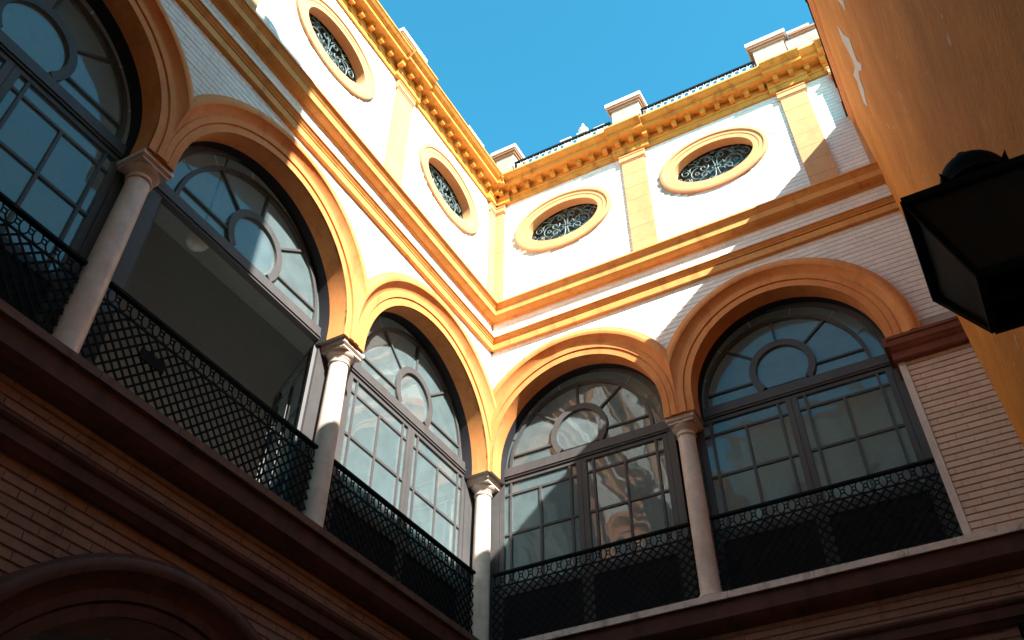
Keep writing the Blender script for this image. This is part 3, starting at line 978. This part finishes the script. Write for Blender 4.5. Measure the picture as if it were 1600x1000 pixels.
    if key == 'R':
        k = MB(); k.run([(0.06, 2.38), (0.075, 2.40), (0.075, 2.43), (0.055, 2.445), (0.06, 2.50), (0.085, 2.53), (0.10, 2.56), (0.115, 2.58), (0.115, 2.66), (0.13, 2.67), (0.13, 2.71), (0.0, 2.72)], 5.74, 6.9, -0.42)
        k.box(5.69, 5.74, -0.40, 0.13, 2.58, 2.71)
        build('impost', k, M_IMPOST, root, fm)
        k = MB(); k.box(5.775, 5.86, -0.36, 0.010, 0.04, 2.379)
        build('corner_strip', k, M_STONE, root, fm)
        pier = MB(); pier.box(5.862, 6.9, -0.30, -0.010, 0.04, 2.378)
        pr_ = build('brick_pier', pier, M_ROSEJ, root, fm)
        add_bricks(pr_, brick_rects(5.863, 6.74, 0.04, 2.378, jz=0.012), fm, M_ROSE, -0.010, 0.0, 290)
    # ledge of marble slabs over a moulded fascia
    k = MB(); k.run(LEDGE_F, 0.0, uend, -0.02)
    build('ledge_moulding', k, M_RED, root, fm)
    u = 0.0; ends = min(uend, 10.0)
    while u < ends:
        L_ = random.uniform(0.85, 1.25)
        k = MB(); k.box(u+0.003, min(u+L_, ends)-0.003, -0.46, 0.187+random.uniform(-0.004, 0.004), -0.045, 0.03)
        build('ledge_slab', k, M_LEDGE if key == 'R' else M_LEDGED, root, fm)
        u += L_
    if ends < uend:
        k = MB(); k.box(ends, uend, -0.46, 0.187, -0.045, 0.03); build('ledge_slab', k, M_LEDGE, root, fm)
    k = MB(); k.run(STRING2, 0.0, uend, -0.02)
    build('string_course', k, M_RED, root, fm)
    # ground storey
    ar = [(4.85, 1.75, -3.2), (9.6, 1.75, -3.2)] if key == 'L' else [(3.3, 1.75, -3.2)]
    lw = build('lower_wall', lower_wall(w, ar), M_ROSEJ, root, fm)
    for c, r, zs in ar:
        b = dict(c=c, r=r, zs=zs, e=0.44)
        av = archivolt(b, None, None, (GZ, GZ)); build('arch_moulding', av, M_RED, root, fm, smooth=28)
    rects = []
    for z0, z1 in ((-0.60, -0.34), (-2.6, -0.86)):
        for q in brick_rects(0.0, lim if key == 'R' else 11.0, z0, z1, jz=0.014):
            ok = True
            for c, r, zs in ar:
                if all(math.hypot(u_-c, max(z_, zs)-zs) < r+0.40 for u_ in q[:2] for z_ in q[2:]): ok = False
            if ok: rects.append(q)
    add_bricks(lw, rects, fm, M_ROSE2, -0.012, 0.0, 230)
    k = MB(); k.box(0.3 if key == 'R' else -0.4, min(uend, 9.6) if key == 'R' else uend, -3.2, -3.0, GZ, -0.3); build('arcade_wall', k, M_PLAS, root, fm)
    k = MB(); k.box(0.0 if key == 'R' else -3.0, min(uend, 9.6), -3.2, -0.5, -0.4, -0.06); build('arcade_ceiling', k, M_PLAS, root, fm)
    return root

wingR = build_wing('R', 'white and ochre arcaded wing whose brick pier meets the plain ochre wall')
wingL = build_wing('L', 'white and ochre arcaded wing with one glazed door standing open')

railing(mapR, 0.0, 2.80, 'black lattice railing between the corner column and the single column beside it under white reflections')
railing(mapR, 3.07, 5.77, 'black lattice railing in the arch beside the brick pier')
railing(mapL, 0.0, 3.13, 'black lattice railing before the sunlit closed doors of the corner arch')
railing(mapL, 3.41, 6.41, 'black lattice railing before the open doorway with a small plaque hung on it')
railing(mapL, 6.69, 9.53, 'black lattice railing under the blue windows at the shaded left edge')

# plaque hung on the railing
k = MB(); k.box(-0.145, 0.145, -0.008, 0.008, -0.055, 0.055); k.box(-0.13, -0.11, -0.02, 0.0, 0.03, 0.07); k.box(0.11, 0.13, -0.02, 0.0, 0.03, 0.07)
pq = build('plaque', k, M_IRON, None, lambda u, d, z: mapL(u+5.745, d-0.165, z+0.71))
pq['label'] = 'small dark plaque hung on the lattice railing of the open doorway'; pq['category'] = 'plaque'

# globe lamp in the gallery
gx, gy, gz = -1.35, -4.90, 3.66
gl = thing('globe_lamp', 'round opal globe lamp hanging in the gallery behind the open doorway', 'lamp', (gx, gy, gz))
k = MB(); k.lathe([(0.02, gz-0.155)]+[(0.155*math.cos(a), gz+0.155*math.sin(a)) for a in [(-80+i*12)*PI/180 for i in range(14)]]+[(0.03, gz+0.15)], gx, gy, 24)
build('globe', k, M_GLOBE, gl, smooth=60)
k = MB(); k.lathe([(0.05, gz+0.14), (0.05, gz+0.19), (0.015, gz+0.2), (0.012, 5.35), (0.06, 5.37), (0.06, 5.399)], gx, gy, 12)
build('hanger', k, M_IRON, gl)

# ------------------------------------------------------------------ roof line: brick piers, railing, urn
def roof_pier(fm, u0, u1, d0, d1, label, z1=9.42):
    x, y, _ = fm((u0+u1)/2, (d0+d1)/2, 0)
    t = thing('roof_pier', label, 'pier', (x, y, 8.73), 'brick piers on the roof edge')
    k = MB(); k.box(u0+0.006, u1-0.006, d0+0.006, d1-0.006, 8.74, z1); build('core', k, M_JOINT, t, fm)
    b = MB()
    for q in brick_rects(u0, u1, 8.745, z1): brick_face(b, *q, d1-0.006, d1)
    for q in brick_rects(d0, d1-0.008, 8.745, z1):
        ua, ub, za, zb = q
        b.box(u0, u0+0.006, ua, ub, za, zb); b.box(u1-0.006, u1, ua, ub, za, zb)
    build('brickwork', b, M_CREAMB, t, fm, kind='stuff')
    k = MB(); k.box(u0-0.03, u1+0.03, d0-0.03, d1+0.03, z1, z1+0.05); k.box(u0-0.06, u1+0.06, d0-0.06, d1+0.06, z1+0.05, z1+0.10); build('coping', k, M_COPE, t, fm)
    k = MB(); k.box(u0-0.085, u1+0.085, d0-0.085, d1+0.085, z1+0.10, z1+0.19); build('cap', k, M_STONE, t, fm)
    return t
roof_pier(mapR, 2.60, 3.15, -0.25, 0.20, 'white brick pier with pale cap standing alone between two roof railings')
roof_pier(mapR, 5.36, 5.92, -0.25, 0.20, 'white brick pier joined to the parapet near the ochre wall')
roof_pier(mapR, 0.14, 0.52, -0.20, 0.22, 'short white brick pier at the inner roof corner beside the railing end')
roof_pier(mapL, 0.62, 1.02, -0.45, -0.05, 'pale roof pier just behind the corner pier', 9.42)
roof_pier(mapL, 2.80, 3.40, -0.42, 0.03, 'brick pier half hidden behind the left cornice')
# parapet next to the ochre wall
t = thing('parapet', 'low brick parapet with brown coping running from the last roof pier to the ochre wall', 'parapet', (6.8, 0.05, 8.74))
k = MB(); k.box(5.935, 8.6, -0.22, 0.13, 8.745, 9.44); build('core', k, M_GREYB, t, mapR)
b = MB()
for q in brick_rects(5.94, 7.6, 8.75, 9.44): brick_face(b, *q, 0.13, 0.136)
build('brickwork', b, M_GREYB, t, mapR, kind='stuff')
k = MB(); k.box(6.02, 8.6, -0.25, 0.165, 9.44, 9.48); k.box(6.02, 8.6, -0.28, 0.19, 9.48, 9.52); build('coping', k, M_COPE, t, mapR)
k = MB(); k.box(6.02, 6.42, -0.28, 0.20, 9.52, 9.58); build('cap', k, M_STONE, t, mapR)

def roof_railing(fm, u0, u1, label, d=0.24):
    x, y, _ = fm((u0+u1)/2, d, 0)
    t = thing('roof_railing', label, 'railing', (x, y, 8.74), 'ring railings along the roof edge')
    k = MB(); k.box(u0, u1, d-0.022, d+0.022, 9.055, 9.09); build('top_rail', k, M_IRON, t, fm)
    k = MB(); k.box(u0, u1, d-0.01, d+0.01, 8.865, 8.88); build('bottom_rail', k, M_RINGS, t, fm)
    n = round((u1-u0)/0.135); st = (u1-u0)/n
    e = MB(); e.tube([(0.052*math.cos(2*PI*i/12), 0, 0.052*math.sin(2*PI*i/12)) for i in range(12)], 0.009, 4, True)
    me = mesh_of('ring', [fm(*v) for v in e.v], e.f, M_RINGS)
    e = MB(); e.box(-0.007, 0.007, -0.006, 0.006, -0.08, 0.085); e.box(-0.03, 0.03, -0.006, 0.006, -0.006, 0.006)
    me2 = mesh_of('baluster', [fm(*v) for v in e.v], e.f, M_RINGS)
    for i in range(n):
        place('ring', me, t, fm(u0+st*(i+0.5), d, 8.967))
        place('baluster', me2, t, fm(u0+st*i, d, 8.967))
    for u in (u0+0.03, u1-0.03):
        k = MB(); k.box(u-0.015, u+0.015, d-0.015, d+0.015, 8.74, 9.055); build('post', k, M_IRON, t, fm)
roof_railing(mapR, 0.56, 2.58, 'pale ring railing on the roof edge from the corner pier to the lone brick pier')
roof_railing(mapR, 3.18, 5.34, 'pale ring railing on the roof edge between the lone pier and the parapet')

# white urn
ux, uy, uz = 1.767, 0.42, 9.96
t = thing('urn', 'white urn finial standing up behind the roof railing', 'urn', (ux, uy, 8.70))
k = MB(); k.lathe([(0.0560, uz+0.0000), (0.0600, uz+0.0240), (0.0320, uz+0.0400), (0.0280, uz+0.0560), (0.0720, uz+0.0880), (0.0960, uz+0.1360), (0.1000, uz+0.1680), (0.0800, uz+0.2000), (0.0440, uz+0.2240), (0.0360, uz+0.2400), (0.0440, uz+0.2560), (0.0400, uz+0.2880), (0.0280, uz+0.3200), (0.0240, uz+0.3600), (0.0096, uz+0.3760)], ux, uy, 20)
build('urn_body', k, M_STONE, t, smooth=45)
k = MB(); k.box(ux-0.09, ux+0.09, uy-0.09, uy+0.09, 8.70, uz-0.03); k.box(ux-0.11, ux+0.11, uy-0.11, uy+0.11, uz-0.03, uz)
build('pedestal', k, M_STONE, t)
for xx, zz in ((1.386, 10.009), (2.123, 9.966)):
    k = MB(); k.box(xx-0.05, xx+0.05, uy-0.05, uy+0.05, 8.70, zz-0.02); k.box(xx-0.12, xx+0.12, uy-0.06, uy+0.06, zz-0.015, zz+0.015); build('cap_slab', k, M_STONE, t)

# ------------------------------------------------------------------ ochre wall on the right
XE = lambda z: 6.70-0.036*z
ew = thing('ochre_wall', 'tall plain ochre wall with rain streaks and a flaked white patch', 'wall', (7.0, -7, GZ))
k = MB()
ys = [0.6-0.55*i for i in range(29)]
zs_ = [GZ+(6.62-GZ)*i/20 for i in range(21)]
vs = []
for y in ys:
    for z in zs_: vs.append((XE(z)+0.012*math.sin(y*1.7+z*0.6)*math.sin(z*0.9+y*0.4), y, z))
nz = len(zs_)
fs = [(i*nz+j, i*nz+j+1, (i+1)*nz+j+1, (i+1)*nz+j) for i in range(len(ys)-1) for j in range(nz-1)]
k.add(vs, fs)
k.box(6.95, 7.3, ys[-1], -0.01, GZ, 7.0)
build('wall', k, M_EWALL, ew, smooth=60)
fmE = lambda u, d, z: (6.465-d, -u, z)
k = MB(); k.run([(0.0, 6.60), (0.015, 6.61), (0.015, 6.70), (0.0, 6.71), (0.0, 6.74), (0.02, 6.75), (0.035, 6.78), (0.035, 6.90), (0.03, 6.91), (0.03, 6.94), (0.045, 6.95), (0.06, 6.99), (0.06, 7.03), (-0.2, 7.05)], 0.0, 14.0, -0.6)
build('cornice', k, M_OCHRE, ew, fmE)
k = MB()
u = 0.0
while u < 8.0:
    L_ = random.uniform(0.28, 0.36)
    j = random.uniform(-0.012, 0.012)
    k.box(u+0.004, u+L_-0.004, -0.75, 0.085+j, 7.052, 7.10)
    u += L_
build('roof_edge_tiles', k, M_TILE, ew, fmE, kind='stuff')
# flaked patches: thin bare plaster with a ragged outline, (y, z) on the wall
XS = lambda y, z: XE(z)+0.012*math.sin(y*1.7+z*0.6)*math.sin(z*0.9+y*0.4)
def flake(poly):
    k = MB(); nn = len(poly)
    f0 = [(XS(y, z)-0.006, y, z) for y, z in poly]
    f1 = [(x+0.03, y, z) for x, y, z in f0]
    k.add(f0+f1, [tuple(range(nn)), tuple(range(2*nn-1, nn-1, -1))]+[(i, (i+1) % nn, nn+(i+1) % nn, nn+i) for i in range(nn)])
    build('flaked_patch', k, M_FLAKE, ew)
flake([(-3.265, 4.83), (-3.277, 4.629), (-3.489, 4.207), (-3.355, 4.201), (-3.205, 4.147), (-3.331, 3.904), (-3.163, 4.007), (-2.966, 4.279), (-2.715, 4.416), (-2.621, 4.339), (-2.362, 4.508), (-2.205, 4.504), (-2.038, 4.82), (-2.207, 4.848), (-2.426, 4.77), (-2.393, 4.958), (-2.855, 4.5), (-2.97, 4.548), (-3.005, 4.674), (-2.988, 4.879), (-3.142, 4.906)])
flake([(-3.997, 4.238), (-4.263, 3.804), (-4.168, 3.831), (-4.048, 3.906), (-4.07, 3.971), (-4.054, 4.1)])
# high screen wall on the same house, beyond the frame, which shades the arcade
tb = thing('screen_wall', 'high ochre screen wall with chimney pots rising over the courtyard', 'wall', (6.85, -14, GZ))
k = MB(); k.box(6.62, 7.05, -20, -9.15, 7.1, 11.62); k.box(6.57, 7.10, -20, -9.12, 11.62, 11.74); build('wall', k, M_EWALL, tb)
for yy in (-9.9, -10.8, -11.9, -12.8, -13.9):
    k = MB(); k.lathe([(0.16, 11.74), (0.14, 11.9), (0.17, 11.92), (0.17, 11.98)], 6.85, yy, 14); build('chimney_pot', k, M_STONE, tb, smooth=40)
# south side of the courtyard
sb = thing('courtyard_building', 'plain cream wing with white pilasters closing the courtyard behind the viewer', 'building', (3.3, -13.5, GZ), 'arcaded wings round the courtyard')
k = MB(); k.box(0.02, 6.6, -13.9, -13.5, GZ, 11.3); build('wall', k, M_CREAM, sb)
k = MB(); k.box(0.25, 6.6, -13.5, -13.36, -0.3, 0.05); k.box(0.25, 6.5, -13.5, -13.32, 5.35, 5.65); k.box(0.0, 6.6, -13.95, -13.25, 11.3, 11.6); build('string_course', k, M_OCHRE, sb)
for uc in (0.6, 3.2, 5.9):
    k = MB(); k.box(uc-0.25, uc+0.25, -13.5, -13.42, 5.66, 11.29); build('pilaster', k, M_WHITE, sb)
for uc in (1.9, 4.6):
    k = MB(); k.prism([(uc-0.8, 6.6), (uc+0.8, 6.6), (uc+0.8, 8.4)]+[(uc+0.8*math.cos(PI*i/20), 8.4+0.8*math.sin(PI*i/20)) for i in range(1, 20)]+[(uc-0.8, 8.4)], -13.49, -13.46); build('window', k, M_PANEL, sb)
    k = MB(); k.arcband(uc, 8.4, 0.8, 1.0, 0, PI, -13.5, -13.4, 30); build('arch_moulding', k, M_WHITE, sb)

# ------------------------------------------------------------------ lanterns
def lantern(cx, cy, zt, sc, label, wall_dir, reach):
    t = thing('wall_lantern', label, 'lantern', (cx, cy, zt-0.3*sc), 'iron lanterns on the courtyard walls')
    T, Bt, h = 0.25*sc, 0.14*sc, 0.27*sc
    zb = zt-h
    P = lambda s, x, y, z: (cx+s*x, cy+s*y, z)
    sg = [(-1, -1), (1, -1), (1, 1), (-1, 1)]
    k = MB()
    for sx, sy in sg:
        k.tube([(cx+sx*T, cy+sy*T, zt), (cx+sx*Bt, cy+sy*Bt, zb)], 0.014*sc, 4)
    for (a, b_) in zip(sg, sg[1:]+sg[:1]):
        k.tube([(cx+a[0]*Bt, cy+a[1]*Bt, zb), (cx+b_[0]*Bt, cy+b_[1]*Bt, zb)], 0.016*sc, 4)
        k.tube([(cx+a[0]*T, cy+a[1]*T, zt), (cx+b_[0]*T, cy+b_[1]*T, zt)], 0.018*sc, 4)
    build('frame', k, M_IRON, t)
    for (a, b_) in zip(sg, sg[1:]+sg[:1]):
        k = MB()
        q = [(cx+a[0]*T*.97, cy+a[1]*T*.97, zt), (cx+b_[0]*T*.97, cy+b_[1]*T*.97, zt), (cx+b_[0]*Bt*.97, cy+b_[1]*Bt*.97, zb), (cx+a[0]*Bt*.97, cy+a[1]*Bt*.97, zb)]
        q2 = [(cx+(x-cx)*.98, cy+(y-cy)*.98, z) for x, y, z in q]
        k.add(q+q2, [(0, 1, 2, 3), (7, 6, 5, 4), (0, 1, 5, 4), (1, 2, 6, 5), (2, 3, 7, 6), (3, 0, 4, 7)])
        build('pane', k, M_LGLASS, t)
    # roof: flared hip, drum and dome
    k = MB()
    lv = [(T*1.03, zt+0.005), (T*1.03, zt+0.02), (T*0.6, zt+0.05*sc), (T*0.44, zt+0.10*sc)]
    vs = []
    for r_, z in lv:
        for sx, sy in sg: vs.append((cx+sx*r_, cy+sy*r_, z))
    fs = [(0, 1, 2, 3), (12, 13, 14, 15)]
    for i in range(3):
        for j in range(4): fs.append((4*i+j, 4*i+(j+1) % 4, 4*i+4+(j+1) % 4, 4*i+4+j))
    k.add(vs, fs)
    rf = build('lantern_roof', k, M_IRON, t)
    k = MB()
    zz = zt+0.10*sc
    k.lathe([(0.085*sc, zz-0.02), (0.085*sc, zz+0.06*sc), (0.10*sc, zz+0.07*sc), (0.118*sc, zz+0.085*sc), (0.112*sc, zz+0.10*sc)]+[(0.112*sc*math.cos(a), zz+0.12*sc+0.105*sc*math.sin(a)) for a in [i*PI/2/8 for i in range(0, 8)]]+[(0.018*sc, zz+0.228*sc), (0.026*sc, zz+0.245*sc), (0.018*sc, zz+0.262*sc), (0.004, zz+0.268*sc)], cx, cy, 24)
    build('dome', k, M_IRON, rf, smooth=40)
    for sx, sy in sg:
        k = MB(); x, y = cx+sx*0.085*sc, cy+sy*0.085*sc
        k.add([(x-0.02*sc, y, zz+0.07*sc), (x+0.02*sc, y, zz+0.07*sc), (x+sx*0.02*sc, y+sy*0.02*sc, zz+0.115*sc), (x-sx*0.02*sc, y-sy*0.02*sc, zz+0.075*sc)], [(0, 1, 2), (0, 3, 2), (1, 3, 2), (0, 1, 3)])
        build('leaf_ornament', k, M_IRON, rf)
    # inner burner and base tray
    k = MB()
    k.lathe([(0.03*sc, zb+0.02*sc), (0.035*sc, zb+0.05*sc), (0.02*sc, zb+0.06*sc), (0.02*sc, zb+0.16*sc), (0.035*sc, zb+0.17*sc)], cx, cy, 12)
    k.box(cx-Bt, cx+Bt, cy-0.012*sc, cy+0.012*sc, zb, zb+0.02*sc)
    k.box(cx-0.012*sc, cx+0.012*sc, cy-Bt, cy-0.0121*sc, zb+0.001, zb+0.019*sc); k.box(cx-0.012*sc, cx+0.012*sc, cy+0.0121*sc, cy+Bt, zb+0.001, zb+0.019*sc)
    build('burner', k, M_IRON, t, smooth=40)
    # bracket back to the wall
    dx, dy = wall_dir
    k = MB()
    ex, ey = cx+dx*reach, cy+dy*reach
    sx_, sy_ = cx+dx*T, cy+dy*T
    k.tube([(sx_, sy_, zt-0.01), ((sx_+ex)/2, (sy_+ey)/2, zt+0.02*sc), (ex, ey, zt)], 0.018*sc, 6)
    k.tube([(sx_, sy_, zt-0.02), (sx_+(ex-sx_)*0.5, sy_+(ey-sy_)*0.5, zt-0.09*sc), (sx_+(ex-sx_)*0.8, sy_+(ey-sy_)*0.8, zt-0.22*sc), (ex, ey, zt-0.34*sc)], 0.013*sc, 6)
    build('bracket', k, M_IRON, t)
    return t
lantern(6.27, -7.43, -2.4, 1.0, 'large black iron lantern with a domed cap in front of the ochre wall', (1, 0), 0.55)
lantern(6.12, -0.32, -1.02, 0.7, 'dark iron lantern cut off by the lower right edge below the marble ledge', (0, 1), 0.31)
